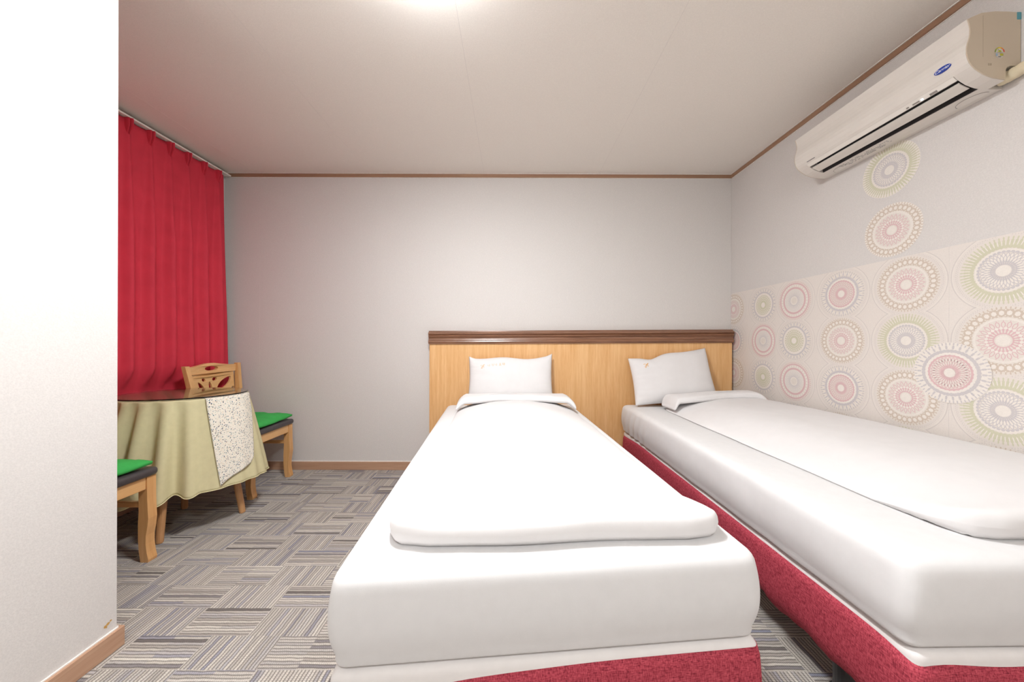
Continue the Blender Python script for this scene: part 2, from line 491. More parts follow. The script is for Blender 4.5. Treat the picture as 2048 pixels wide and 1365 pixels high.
trim('baseboard_alcove', XL + 0.014, XE, YE, YE + 0.013, 0, bh, M_base, [(XL + 0.014, XE, YE, YE + 0.005, bh, bh + 0.004)])
trim('baseboard_right', XR - 0.012, XR, YF, YB - 0.012, 0, bh, M_basey, [(XR - 0.005, XR, YF, YB - 0.012, bh, bh + 0.004)])

# small amber stain low on the entry wall
bm = bmesh.new()
for cy, cz, r, n in ((1.130, 0.098, 0.005, 9), (1.138, 0.101, 0.006, 9), (1.146, 0.106, 0.0035, 8), (1.134, 0.093, 0.003, 7)):
    vs = [bm.verts.new((XE + 0.0006, cy + r * math.cos(2 * PI * k / n) * random.uniform(.7, 1.2), cz + r * math.sin(2 * PI * k / n) * random.uniform(.7, 1.2))) for k in range(n)]
    bm.faces.new(vs)
obj('stain', bm, M_stain, wall_entry)

# ------------------------------------------------------------------ ceiling lamp and added fill lamp
def ceiling_lamp(loc, r, m, label):
    t = empty('ceiling_lamp', loc)
    tag(t, label, 'lamp')
    obj('lamp_base', lathe(bmesh.new(), [(r * 0.97, 0.0), (r, -0.006), (r, -0.020), (r * 0.96, -0.024)], 48), M_rail, t, smooth=False)
    prof = [(r * 0.95, -0.024)] + [(r * 0.95 * math.cos(a), -0.024 - 0.036 * math.sin(a)) for a in [k * PI / 2 / 6 for k in range(1, 6)]] + [(0.01, -0.060)]
    obj('diffuser', lathe(bmesh.new(), prof, 32), m, t, smooth=True)
    return t
ceiling_lamp((-0.31, 1.075, ZC - 0.0007), 0.19, M_lamp, 'round white ceiling lamp above the beds')
ceiling_lamp((0.20, -0.85, ZC - 0.0007), 0.17, M_lamp2, 'added round fill lamp on the ceiling, unseen behind the camera')  # unseen lamp, added as fill for the bed ends and bounce

# ------------------------------------------------------------------ patterned paper on the right wall
PY = [YB - 0.001, 2.307, 1.390, 0.473, -0.444]
ZP = 1.4385
for a, b in zip(PY, PY[1:]):
    obj('wallpaper_panel', boxm(XR - 0.0005, XR + 0.001, b + 0.0006, a - 0.0004, 0.0, ZP), M_cream, wall_right)

MC = {k: mat('print_' + k, c, 0.62, 0.35, 0.03, 200) for k, c in dict(
    ground=rgb(231, 223, 214), pink=rgb(222, 188, 189), grey=rgb(208, 202, 202), green=rgb(212, 209, 184),
    brown=rgb(212, 197, 182), line=rgb(212, 204, 199), pale=rgb(238, 231, 223)).items()}
MK = list(MC)
RM = 0.123
class Med:
    def __init__(s): s.bm = bmesh.new(); s.z = 0.0002
    def poly(s, pts, col):
        vs = [s.bm.verts.new((p[0] * RM, p[1] * RM, s.z)) for p in pts]
        f = s.bm.faces.new(vs); f.material_index = MK.index(col)
    def up(s): s.z += 0.00007
    def disc(s, r, col, n=72, wob=0.0, k=0):
        s.poly([((r + wob * math.cos(k * 2 * PI * i / n)) * math.cos(2 * PI * i / n), (r + wob * math.cos(k * 2 * PI * i / n)) * math.sin(2 * PI * i / n)) for i in range(n)], col); s.up()
    def ring(s, r0, r1, col, n=96, zig=0.0, clip=None):
        for i in range(n):
            a, b = 2 * PI * i / n, 2 * PI * (i + 1) / n
            if clip and abs(math.sin((a + b) / 2)) * (r0 + r1) / 2 > clip: continue
            za, zb = (zig if i % 2 else -zig), (zig if (i + 1) % 2 else -zig)
            s.poly([((r0 - za) * math.cos(a), (r0 - za) * math.sin(a)), ((r1 + za) * math.cos(a), (r1 + za) * math.sin(a)),
                    ((r1 + zb) * math.cos(b), (r1 + zb) * math.sin(b)), ((r0 - zb) * math.cos(b), (r0 - zb) * math.sin(b))], col)
        s.up()
    def petals(s, n, r, rad, tan, col, off=0.0, k=8, pow_=1.0, clip=None):
        for i in range(n):
            a = 2 * PI * (i + off) / n; ca, sa = math.cos(a), math.sin(a)
            if clip and abs(sa) * r > clip: continue
            pts = []
            for j in range(k):
                t = 2 * PI * j / k
                u, v = rad * math.cos(t), tan * math.copysign(abs(math.sin(t)) ** pow_, math.sin(t))
                pts.append(((r + u) * ca - v * sa, (r + u) * sa + v * ca))
            s.poly(pts, col)
        s.up()
    def loops(s, n, r, rad, tan, col, inner, off=0.0, t=0.62):
        s.petals(n, r, rad, tan, col, off, 10); s.petals(n, r, rad * (t + .15), tan * t, inner, off, 8)
    def outline(s):
        s.ring(1.195, 1.212, 'line', 120, clip=1.035)
        s.ring(1.155, 1.170, 'pale', 120, clip=1.035)
        s.petals(110, 1.085, 0.016, 0.012, 'line', k=5, clip=1.03)
        s.petals(110, 1.045, 0.012, 0.010, 'line', 0.5, k=5, clip=1.03)

def med_mesh(kind, outline=True):
    m = Med(); g = 'ground'
    if outline: m.outline()
    m.disc(1.0, g if outline else 'pale', 108, 0.012, 54)
    if kind == 'brown':
        m.petals(62, .965, .045, .018, 'brown', 0, 6); m.ring(.70, .93, 'brown', 96, .012)
        m.petals(31, .815, .075, .062, 'pale', 0, 6); m.petals(31, .91, .018, .018, 'pale', .5, 5)
        m.petals(31, .73, .018, .018, 'pale', .5, 5)
        m.disc(.665, 'pale', 96, .012, 32); m.disc(.61, g, 64)
        m.loops(24, .47, .095, .052, 'pink', g); m.petals(24, .575, .03, .010, 'pink', 0, 5)
        m.ring(.19, .36, 'pink', 72); m.petals(24, .27, .055, .020, g, .5, 6); m.petals(24, .365, .045, .040, 'pale', .5, 7)
        m.disc(.155, 'pale', 48, .015, 16)
    elif kind == 'grey':
        m.petals(60, .95, .050, .020, 'grey', 0, 6); m.petals(60, .86, .060, .030, 'pale', .5, 6)
        m.petals(30, .84, .075, .032, 'grey', 0, 6); m.ring(.665, .765, 'grey', 96, .01)
        m.disc(.665, 'pale', 96, .014, 32); m.disc(.59, 'pink', 96, .012, 32); m.disc(.53, g, 64)
        for k, (r, a, b) in enumerate(((.40, .125, .050), (.31, .10, .038))): m.loops(32, r, a, b, 'pink', g, .5 * k)
        m.petals(32, .23, .10, .020, 'pink', 0, 6); m.disc(.145, 'pale', 48)
    elif kind == 'green':
        m.petals(60, .945, .050, .020, 'green', 0, 6); m.petals(60, .84, .085, .034, 'green', 0, 6)
        m.ring(.655, .79, 'green', 96, .012); m.petals(60, .80, .075, .013, 'pale', .5, 6)
        m.disc(.64, 'pale', 96, .014, 32); m.petals(36, .565, .03, .045, 'grey', 0, 6); m.disc(.555, 'grey', 72); m.disc(.53, g, 72)
        for k, (r, a, b) in enumerate(((.43, .10, .046), (.35, .10, .040))): m.loops(32, r, a, b, 'grey', 'pale', .5 * k)
        m.petals(32, .25, .115, .020, 'grey', 0, 6); m.disc(.165, 'pale', 48)
    elif kind == 'pink':
        m.petals(64, .955, .045, .018, 'pink', 0, 6); m.ring(.83, .90, 'pink', 96, .008); m.ring(.60, .69, 'pink', 96, .010)
        m.petals(34, .765, .060, .055, 'pale', 0, 7); m.petals(34, .765, .02, .012, 'pink', .5, 5)
        m.disc(.585, 'pale', 80)
        for k, r in enumerate((.54, .475, .41, .35, .295, .245)): m.petals(40, r, .030, .016, 'grey', .5 * (k % 2), 6)
        m.disc(.165, g, 48)
    else:   # grey ring with a green heart
        m.petals(56, .95, .050, .020, 'grey', 0, 6); m.petals(28, .85, .075, .045, 'grey', 0, 6); m.petals(56, .85, .06, .016, 'pale', .5, 6)
        m.ring(.685, .765, 'grey', 96); m.disc(.66, 'pale', 96, .014, 28); m.disc(.60, g, 64)
        for k, r in enumerate((.53, .43, .34)): m.petals(28, r, .05, .040, 'green', .5 * (k % 2), 7)
        m.petals(28, .50, .028, .024, 'pale', .5, 6); m.petals(28, .385, .024, .020, 'pale', 0, 6)
        m.ring(.15, .27, 'green', 60); m.disc(.15, 'pale', 48)
    return m.bm

CACHE = {}
def med_data(kind, outline=True, clips=()):
    key = (kind, outline, tuple(clips))
    if key in CACHE: return CACHE[key]
    bm = med_mesh(kind, outline)
    for axis, val, side in clips:      # local x = -Y on the wall
        bmesh.ops.bisect_plane(bm, geom=bm.verts[:] + bm.edges[:] + bm.faces[:], plane_co=(val, 0, 0) if axis == 'x' else (0, val, 0),
                               plane_no=(side, 0, 0) if axis == 'x' else (0, side, 0), clear_outer=True)
    me = bpy.data.meshes.new('medallion'); bm.to_mesh(me); bm.free()
    for k in MK: me.materials.append(MC[k])
    CACHE[key] = me
    return me

WALLROT = Matrix(((0, 0, -1, 0), (-1, 0, 0, 0), (0, 1, 0, 0), (0, 0, 0, 1)))   # local x -> -Y, y -> Z, z -> -X
def place_med(kind, y, z, outline=True, lift=0.0, clips=()):
    o = bpy.data.objects.new('medallion', med_data(kind, outline, clips)); C.objects.link(o)
    o.parent = wall_right
    o.matrix_local = Matrix.Translation((XR - 0.0005 - lift, y, z)) @ WALLROT
    return o
rows = [1.309, 1.0558, 0.800, 0.5455]
cols = [(2.740, 'brown', 'grey'), (2.418, 'heart', 'pink'), (2.153, 'pink', 'heart'), (1.845, 'grey', 'brown'), (1.541, 'brown', 'green'),
        (1.2355, 'green', 'brown'), (0.930, 'heart', 'grey'), (0.625, 'pink', 'heart')]
for y, ka, kb in cols:
    for i, z in enumerate(rows):
        clips = []
        if y > 2.7: clips.append(('x', -(YB - 0.002 - y), -1))
        if abs(y - 2.418) < .01: clips.append(('x', y - 2.307, 1))
        if i == 0: clips.append(('y', ZP - z, 1))
        place_med((ka, kb)[i % 2], y, z, True, 0, clips)
place_med('green', 1.611, 1.8615, False, 0.0003)
place_med('brown', 1.600, 1.574, False, 0.0003)
place_med('grey', 1.386, 0.925, False, 0.0016)

# ------------------------------------------------------------------ headboard
hb = empty('headboard', (0, 0, 0))
tag(hb, 'wide honey veneer headboard panel with a dark moulded top rail behind both beds', 'headboard')
hx0, hx1 = -0.664, 1.762
tilt = 0.0075
def shear(bm, z0=0.0):
    for v in bm.verts: v.co.z += (v.co.x - 0.55) * tilt * (1 if v.co.z > 0.2 else 0)
    return bm
obj('panel', shear(boxm(hx0 + 0.006, hx1 - 0.006, YB - 0.052, YB - 0.015, 0.0, 1.035, bevel=0.001, seg=1)), M_veneer, hb)
zt = 1.137; yb = YB - 0.002
prof = [(yb, zt), (yb - 0.050, zt), (yb - 0.052, zt - 0.008), (yb - 0.062, zt - 0.013), (yb - 0.070, zt - 0.018), (yb - 0.070, zt - 0.026),
        (yb - 0.062, zt - 0.032), (yb - 0.058, zt - 0.036), (yb - 0.066, zt - 0.041), (yb - 0.066, zt - 0.046), (yb - 0.056, zt - 0.054),
        (yb - 0.053, zt - 0.064), (yb - 0.056, zt - 0.074), (yb - 0.064, zt - 0.080), (yb - 0.067, zt - 0.088), (yb - 0.064, zt - 0.096),
        (yb - 0.060, zt - 0.100), (yb - 0.060, zt - 0.106), (yb, zt - 0.106)]
obj('top_rail', shear(prism(bmesh.new(), prof, 'x', hx0, hx1)), M_walnut, hb)

# ------------------------------------------------------------------ beds
BZ0, BZ1, MZ1 = 0.140, 0.354, 0.560      # base bottom, base top, mattress top

def perimeter(w, l, r, step):
    pts = []
    def arc(cx, cy, a0):
        for k in range(7):
            a = a0 + PI / 2 * k / 6
            pts.append((cx + r * math.cos(a), cy + r * math.sin(a), math.cos(a), math.sin(a)))
    def line(x0, y0, x1, y1, nx, ny):
        n = max(2, int(math.hypot(x1 - x0, y1 - y0) / step))
        for k in range(1, n): pts.append((x0 + (x1 - x0) * k / n, y0 + (y1 - y0) * k / n, nx, ny))
    a, b = w / 2 - r, l / 2 - r
    arc(a, b, 0); line(a, l / 2, -a, l / 2, 0, 1)
    arc(-a, b, PI / 2); line(-w / 2, b, -w / 2, -b, -1, 0)
    arc(-a, -b, PI); line(-a, -l / 2, a, -l / 2, 0, -1)
    arc(a, -b, 3 * PI / 2); line(w / 2, -b, w / 2, b, 1, 0)
    return pts

def bed_base(loc, rz, w, l, label, seed, dips, slant=0.0):
    def sl(x, y): return y + x * slant * max(0, 0.5 - y / l)
    t = empty('bed_base', loc, rz); tag(t, label, 'bed base', 'bed bases')
    P = perimeter(w, l, 0.02, 0.022)
    bm = bmesh.new(); rows_ = []
    NR = 9
    for (x, y, nx, ny) in P:
        zt = BZ1 - 0.014 + 0.008 * noise.noise(Vector((x * 2.2, y * 2.2, seed)))
        for (cx, cy, amt, s) in dips:
            zt -= amt * math.exp(-((x - cx * w / 2) ** 2 + (y - cy * l / 2) ** 2) / s ** 2)
        col = []
        for k in range(NR + 1):
            f = k / NR
            z = zt + (BZ0 - 0.005 - zt) * f
            ruff = (noise.noise(Vector((x * 16, y * 16, seed + 3))) * 0.5 + 0.5) * 0.018 + (noise.noise(Vector((x * 42, y * 42, seed + 9)))) * 0.006
            bulge = 0.006 * math.sin(PI * f) + 0.002
            inn = max(0, (f - 0.72) / 0.28)
            off = bulge - inn * ruff * 1.4 - (inn ** 2) * 0.012
            if k == NR: z += 0.012 * noise.noise(Vector((x * 20, y * 20, seed + 5))) + 0.005
            if k == 0: off -= 0.004
            col.append(bm.verts.new((x + nx * off, sl(x, y) + ny * off, z)))
        x2, y2 = x - nx * 0.05, y - ny * 0.05
        col.append(bm.verts.new((x2, sl(x2, y2), BZ0 + 0.012)))
        rows_.append(col)
    n = len(rows_)
    for i in range(n):
        for k in range(NR + 1):
            bm.faces.new((rows_[i][k], rows_[(i + 1) % n][k], rows_[(i + 1) % n][k + 1], rows_[i][k + 1]))
    skirt = obj('red_cover', bm, M_red, t, smooth=True)
    sd = skirt.modifiers.new('thick', 'SOLIDIFY'); sd.thickness = 0.0015; sd.offset = -1
    def sag(p):
        return Vector((p.x, sl(p.x, p.y), p.z - 0.002 * abs(noise.noise(Vector((p.x * 5, p.y * 5, seed))))))
    obj('box_spring', soft_box(w - 0.004, l - 0.004, BZ1 - 0.20, 0.018, (12, 24, 4), sag), M_basetop, t, (0, 0, (BZ1 + 0.20) / 2), smooth=True)
    # front seam
    bm = bmesh.new(); box(bm, 0.02, 0.0215, -l / 2 - 0.010, -l / 2 - 0.0066, BZ0 + 0.06, BZ1 - 0.04)
    obj('seam', bm, mat('seam_red', rgb(130, 44, 58), 0.8), skirt)
    for sx in (-1, 1):
        for sy in (-1, 1):
            prof = [(0.048, 0.0), (0.052, 0.006), (0.052, 0.026), (0.046, 0.036), (0.038, 0.042), (0.036, 0.070), (0.038, 0.20)]
            lx, ly = sx * (w / 2 - 0.075), sy * (l / 2 - 0.22)
            obj('leg', lathe(bmesh.new(), prof, 24), M_black, t, (lx, ly, 0), smooth=False)
    return t

def mattress(loc, rz, w, l, label, seed, folds, slant=0.0):
    h = MZ1 - BZ1
    def dsp(p):
        q = p.copy()
        zf = (p.z + h / 2) / h
        # soft belly of the sides, tucked in underneath
        k = math.sin(PI * min(1, max(0, zf))) * 0.012 - 0.008 * max(0, 0.45 - zf) ** 2 / 0.2
        wx = min(1, max(0, (abs(p.x) - w / 2 + 0.16) / 0.09)); wy = min(1, max(0, (abs(p.y) - l / 2 + 0.16) / 0.09))
        q.x += math.copysign(k * wx, p.x); q.y += math.copysign(k * wy, p.y)
        q.y += p.x * slant * max(0, 0.5 - p.y / l)
        wr = noise.noise(Vector((p.x * 4, p.y * 4, p.z * 4 + seed))) * 0.0012
        if p.z > h / 2 - 0.02: q.z += wr
        if p.x < -w / 2 + 0.04 and folds:      # creases of the sheet on the long side near the head
            g = math.exp(-((p.y - l * 0.36) / 0.22) ** 2)
            q.x -= g * 0.006 * math.sin(p.y * 70 + p.z * 22) * (1 - zf * 0.6)
            q.x -= 0.003 * noise.noise(Vector((p.y * 9, p.z * 9, seed + 2)))
        return q
    o = obj('mattress', soft_box(w, l, h, 0.036, (22, 90, 10), dsp, rz=0.026), M_sheet, None, smooth=True)
    o.location = (loc[0], loc[1], BZ1 + h / 2 + 0.001); o.rotation_euler = (0, 0, rz)
    tag(o, label, 'mattress', 'mattresses')
    return o

def duvet(loc, rz, ox, oy, w, l, label, seed, puff, skew=0.0, thick=0.06, side_thin=0.86, right_thin=1.0):
    """loc: bed centre; (ox, oy): duvet centre in the bed's own axes"""
    t = empty('duvet', (loc[0], loc[1], MZ1 + 0.0030), rz); tag(t, label, 'duvet', 'duvets')
    hy = l / 2
    def dsp(p):
        q = p.copy()
        u, v = p.x / (w / 2), p.y / hy
        top = max(0.0, p.z / (thick / 2))
        q.z += thick / 2
        # filling swells towards the middle
        g = (p.z + thick / 2) / thick
        q.z += puff(u, v) * g
        foot = min(1, max(0, (-v - 0.72) / 0.25))
        q.z *= 1 - side_thin * abs(u) ** 3 * (1 - foot) * (1.0 if u < 0 else right_thin)
        q.z += top * 0.008 * noise.noise(Vector((p.x * 2.6, p.y * 2.6, seed))) + top * 0.003 * noise.noise(Vector((p.x * 9, p.y * 9, seed)))
        # outline wanders
        e = max(0, abs(u) - 0.8) / 0.2
        q.x += math.copysign(e, u) * 0.012 * noise.noise(Vector((p.y * 2.5, seed, u)))
        f = max(0, abs(v) - 0.9) / 0.1
        q.y += math.copysign(f, v) * 0.014 * noise.noise(Vector((p.x * 4, seed + 4, v)))
        # corners pull in
        c = max(0, abs(u) - 0.75) / 0.25 * max(0, abs(v) - 0.9) / 0.1
        q.x -= math.copysign(c * 0.02, u); q.y -= math.copysign(c * 0.02, v)
        q.x *= 1 - 0.032 * (v + 1)
        q.x += skew * p.y
        if q.z < 0.004: q.z = 0.0
        return Vector((q.x + ox, q.y + oy, q.z))
    obj('cover', soft_box(w, l, thick, thick / 2 * 0.98, (40, 90, 5), dsp), M_duvet, t, smooth=True)
    # turned-back cuff at the head end
    cw, cl, ct = w * 0.95, 0.20, 0.040
    def dcuff(p):
        u, v = p.x / (cw / 2), p.y / (cl / 2)
        z = p.z + ct / 2 + thick - 0.006
        z += puff(u * 0.98, 1 - 0.1 * (1 - v)) * 0.9
        z += 0.012 * (1 - v * v) * (0.5 + 0.5 * math.copysign(1, p.z))
        z += 0.006 * noise.noise(Vector((p.x * 5, p.y * 7, seed + 8)))
        droop = max(0, abs(u) - 0.86) / 0.14
        z -= droop ** 1.5 * 0.045
        y = p.y + 0.012 * noise.noise(Vector((p.x * 4, seed + 6, 0))) - droop * 0.03
        if v < -0.5: y += 0.02 * math.sin(u * 3.0 + seed)
        x = p.x + skew * (hy - 0.08)
        return Vector((x + ox, y + oy + hy - cl / 2 + 0.035, z))
    obj('cuff', soft_box(cw, cl, ct, ct / 2, (40, 14, 3), dcuff), M_duvet, t, smooth=True)
    return t

# pillow: returns surface function in local axes (x across, y up the pillow, z out of its face)
def pillow_fn(w, h, th, seed, warp):
    def S(u, v, side=1):
        px = u * w / 2 * (1 - 0.035 * math.cos(v * PI / 2) ** 1.0)
        py = v * h / 2 * (1 - 0.045 * math.cos(u * PI / 2) ** 0.6)
        py += warp(u, v)
        d = (max(0, 1 - u ** 4) ** 0.55) * (max(0, 1 - v ** 4) ** 0.55)
        z = side * th / 2 * d
        z += 0.006 * noise.noise(Vector((u * 2.2, v * 2.2, seed))) * d
        ed = max(abs(u), abs(v))
        z += side * 0.004 * d * math.sin(u * 16 + 3 * noise.noise(Vector((u * 3, v * 3, seed)))) * max(0, abs(v) - 0.55)
        z += side * 0.0035 * d * noise.noise(Vector((u * 3, v * 14, seed + 5))) * max(0, abs(u) - 0.5) * 2
        return Vector((px, py, z))
    return S

def pillow(name, w, h, th, seed, loc, rot, warp, label):
    S = pillow_fn(w, h, th, seed, warp)
    n = 44
    def par(t):
        s = 2 * t - 1
        return math.sin(s * PI / 2) * 0.6 + s * 0.4
    bm = bmesh.new()
    F_ = [[bm.verts.new(S(par(i / n), par(j / n), 1)) for j in range(n + 1)] for i in range(n + 1)]
    B_ = [[F_[i][j] if i in (0, n) or j in (0, n) else bm.verts.new(S(par(i / n), par(j / n), -1)) for j in range(n + 1)] for i in range(n + 1)]
    for G in (F_, B_):
        for i in range(n):
            for j in range(n):
                bm.faces.new((G[i][j], G[i + 1][j], G[i + 1][j + 1], G[i][j + 1]))
    t = empty(name, loc); t.rotation_euler = rot
    tag(t, label, 'pillow', 'pillows')
    obj('pillowcase', bm, M_duvet, t, smooth=True)
    return t, S

def stroke(bm, S, w, h, pts, width):
    """ribbon laid on the face of a pillow, pts in metres from its centre"""
    prev = None
    for i, p in enumerate(pts):
        a = pts[max(i - 1, 0)]; b = pts[min(i + 1, len(pts) - 1)]
        d = Vector((b[0] - a[0], b[1] - a[1])); d = d.normalized() if d.length > 1e-9 else Vector((1, 0))
        nx, ny = -d.y * width / 2, d.x * width / 2
        row = []
        for s in (-1, 1):
            u, v = (p[0] + s * nx) / (w / 2), (p[1] + s * ny) / (h / 2)
            q = S(u, v, 1); row.append(bm.verts.new(q + Vector((0, 0, 0.0012))))
        if prev: bm.faces.new((prev[0], prev[1], row[1], row[0]))
        prev = row

def emblem(cx, cy, s):
    """a cursive monogram: long swash, a loop and a crossing stroke"""
    A = [(cx + s * x, cy + s * y) for x, y in ((-.45, -.9), (-.62, -1.0), (-.72, -.8), (-.5, -.35), (-.1, .15), (.3, .7), (.55, 1.0), (.68, .95), (.55, .65), (.1, .1), (-.2, -.5), (-.35, -.95), (-.5, -1.0))]
    B = [(cx + s * x, cy + s * y) for x, y in ((-.95, .2), (-.8, .45), (-.55, .55), (-.3, .45), (0, .15), (.2, .05), (.42, -.1), (.5, -.4), (.35, -.55))]
    return [A, B]

# left bed ---------------------------------------------------------
B1, R1 = (0.043, 1.700), math.radians(3.4)
bed_base((B1[0], B1[1] - 0.004, 0), R1, 0.965, 1.905, 'red fabric bed base of the bed that stands clear of the patterned wall', 1.0,
         [(-1, -1, 0.040, 0.20), (-0.6, -1, 0.012, 0.35), (1, 1, 0.02, 0.2), (0.7, -1, -0.003, 0.4)], 0.03)
mattress(B1, R1, 0.956, 1.902, 'white sheeted mattress between the table and the other bed', 1.3, False, 0.03)
duvet(B1, R1, 0.022, -0.072, 0.845, 1.655, 'white duvet on the bed that stands clear of the patterned wall', 2.0,
      lambda u, v: 0.020 * (1 - u * u) * (1 - v ** 6), thick=0.066)
# right bed --------------------------------------------------------
B2, R2 = (1.316, 1.715), math.radians(1.0)
bed_base((B2[0], B2[1] - 0.002, 0), R2, 0.868, 1.900, 'red fabric bed base beside the medallion wallpaper', 5.0,
         [(-1, 1, 0.018, 0.25), (-1, -1, 0.010, 0.05), (-0.5, -1, 0.012, 0.15)])
mattress(B2, R2, 0.886, 1.890, 'white sheeted mattress against the medallion wallpaper', 6.3, True)
duvet(B2, R2, 0.100, -0.075, 0.665, 1.63, 'white duvet bunched up against the medallion wallpaper', 7.0,
      lambda u, v: 0.050 * (0.5 + 0.5 * u) * (1 - 0.5 * v ** 8) + 0.012 * (1 - u * u), thick=0.062, skew=-0.02, right_thin=0.0)

# pillows ----------------------------------------------------------
pw, ph = 0.650, 0.368
def warp1(u, v):
    t = max(0, v)
    return t * (0.008 * u + 0.007 * math.cos(u * 5.0 + 0.6) - 0.010 * math.exp(-((u - .3) / .4) ** 2) + 0.012 * max(0, abs(u) - .85) / .15)
p1, S1 = pillow('pillow', pw, ph, 0.125, 3.0, (-0.010, 2.612, 0.750), (math.radians(74), 0, math.radians(0.5)), warp1,
                'white pillow with a pale printed name and emblem leaning on the headboard')
bm = bmesh.new()
for s in emblem(-0.215, 0.104, 0.018): stroke(bm, S1, pw, ph, s, 0.0035)
obj('emblem', bm, M_pale, p1)
bm = bmesh.new()
gl = [[((-.4, .4), (-.4, -.2), (.0, -.2)), ((.3, .5), (.3, -.5)), ((.3, .1), (.5, .1))],
      [((-.4, .4), (0, .4), (-.1, -.3)), ((.35, .5), (.35, -.5))],
      [((-.4, .4), (-.4, -.1), (.1, -.1)), ((.35, .5), (.35, -.5)), ((.35, 0), (.5, 0))],
      [((-.35, .45), (.35, .45)), ((-.25, .15), (.25, .15), (.25, -.1), (-.25, -.1), (-.25, .15)), ((0, -.1), (0, -.35)), ((-.5, -.4), (.5, -.4))],
      [((-.45, .4), (-.05, .4)), ((-.45, .1), (-.05, .1)), ((-.45, .4), (-.45, -.15), (-.05, -.15)), ((.2, .5), (.2, -.2)), ((.42, .5), (.42, -.2)), ((-.2, -.3), (.42, -.3), (.42, -.5))]]
for k, g in enumerate(gl):
    cx = -0.168 + 0.027 * k + (0.006 if k > 2 else 0); cy = 0.110 + 0.0016 * k
    for s in g: stroke(bm, S1, pw, ph, [(cx + 0.018 * x, cy + 0.020 * y) for x, y in s], 0.0028)
obj('printed_name', bm, M_pale, p1)

def warp2(u, v):
    t = max(0, v)
    return t * (0.030 * u + 0.020 * max(0, -u - .55) - 0.020 * math.exp(-((u + .45) / .22) ** 2) + 0.012 * math.exp(-(u / .3) ** 2)) + 0.010 * u
p2, S2 = pillow('pillow', 0.63, 0.39, 0.125, 8.0, (1.222, 2.606, 0.771), (math.radians(69), math.radians(-1.5), math.radians(2.0)), warp2,
                'white pillow with a gold emblem at its crumpled corner leaning on the headboard')
bm = bmesh.new()
for s in emblem(-0.205, 0.115, 0.022): stroke(bm, S2, 0.63, 0.39, s, 0.0036)
obj('emblem', bm, M_gold, p2)

# ------------------------------------------------------------------ curtain
CY0, CY1, CP = YE + 0.10, 2.705, 0.124
CT, CB = 2.362, 0.24
def curtain_x(y, z):
    ph = (y - 2.646) / CP
    ph2 = ph + 0.10 * noise.noise(Vector((ph * 0.6, z * 0.8, 1.0))) * min(1, max(0, (2.2 - z) / 0.8))
    u = ph2 - round(ph2)
    f = min(1, max(0, (2.275 - z) / 0.75))
    p = 7.0 * (1 - f) ** 2 + 1.15
    amp = 0.014 + 0.036 * min(1, max(0, (2.30 - z) / 0.6))
    k = round(ph2)
    amp *= 0.9 + 0.25 * noise.noise(Vector((k * 1.7, z * 0.5, 4.0)))
    if z > 2.275: amp *= 0.55
    us = u + 0.16 * f * (1 - 4 * u * u)
    sh = (math.cos(PI * us) ** 2) ** p
    x = -2.290 + 0.036 * (CT - z) / CT + amp * sh
    x += 0.006 * noise.noise(Vector((y * 5, z * 2, 2.0))) * f
    # pressed flat where the table stands against it
    pr = min(1, max(0, (0.86 - z) / 0.12)) * min(1, max(0, (y - 1.62) / 0.1)) * min(1, max(0, (2.36 - y) / 0.1))
    return x + pr * ((-2.322 + 0.2 * (x + 2.290)) - x)
def curtain_fn(s, t):
    z = CB + (CT - CB) * t
    y = CY0 + (CY1 - CY0) * s
    y += 0.025 * s * (1 - t) ** 1.2
    bow = 0.006 * math.sin(PI * ((y - 2.646) / CP)) ** 2 if t > 0.999 else 0
    return Vector((curtain_x(y, z), y, z - bow))
cur = empty('curtain', (XL + 0.06, 1.9, CB)); tag(cur, 'deep red pleated curtain hanging from a slim white rail', 'curtain')
def shift(bm, o):
    for v in bm.verts: v.co -= Vector(o)
    return bm
fab = obj('fabric', shift(grid_bm(curtain_fn, 260, 60), (XL + 0.06, 1.9, CB)), M_curtain, cur, smooth=True)
sd = fab.modifiers.new('thick', 'SOLIDIFY'); sd.thickness = 0.002; sd.offset = -1
k = 0
while True:
    yc = 2.646 - CP * k; k += 1
    if yc < CY0 + 0.03: break
    bm = bmesh.new()
    for dy in (-0.011, 0.0, 0.011):
        def finger(a, t, dy=dy, yc=yc):
            z = 2.272 + (CT + 0.001 - 2.272) * t
            pin = 0.35 + 0.65 * abs(2 * max(t, 0.0) - 0.0) if t < 0.5 else 1.0
            ang = -PI / 2 + PI * a
            r = 0.0052 * (0.55 + 0.45 * t)
            return Vector((-2.284 + 0.004 + 0.030 * pin * math.cos(ang) ** 0.7 - 0.010 * abs(dy) / 0.011, yc + dy * pin + r * math.sin(ang), z))
        b2 = grid_bm(finger, 8, 8)
        me = bpy.data.meshes.new('t'); b2.to_mesh(me); b2.free(); bm.from_mesh(me); bpy.data.meshes.remove(me)
    obj('pleat', shift(bm, (XL + 0.06, 1.9, CB)), M_curtain, cur, smooth=True)
rail = obj('curtain_rail', boxm(XL, -2.262, YE + 0.02, YB - 0.03, 2.3645, 2.3750, bevel=0.002), M_rail)
tag(rail, 'slim white rail holding the red curtain', 'curtain rail')

# ------------------------------------------------------------------ chairs
def local_back(px, py, X=-2.13):
    q = (px / 6.824 + 370, py / 6.824 + 700)
    Y = X * F / (q[0] - 1024)
    return (Y - 2.455, H - (q[1] - 682.5) * Y / F)

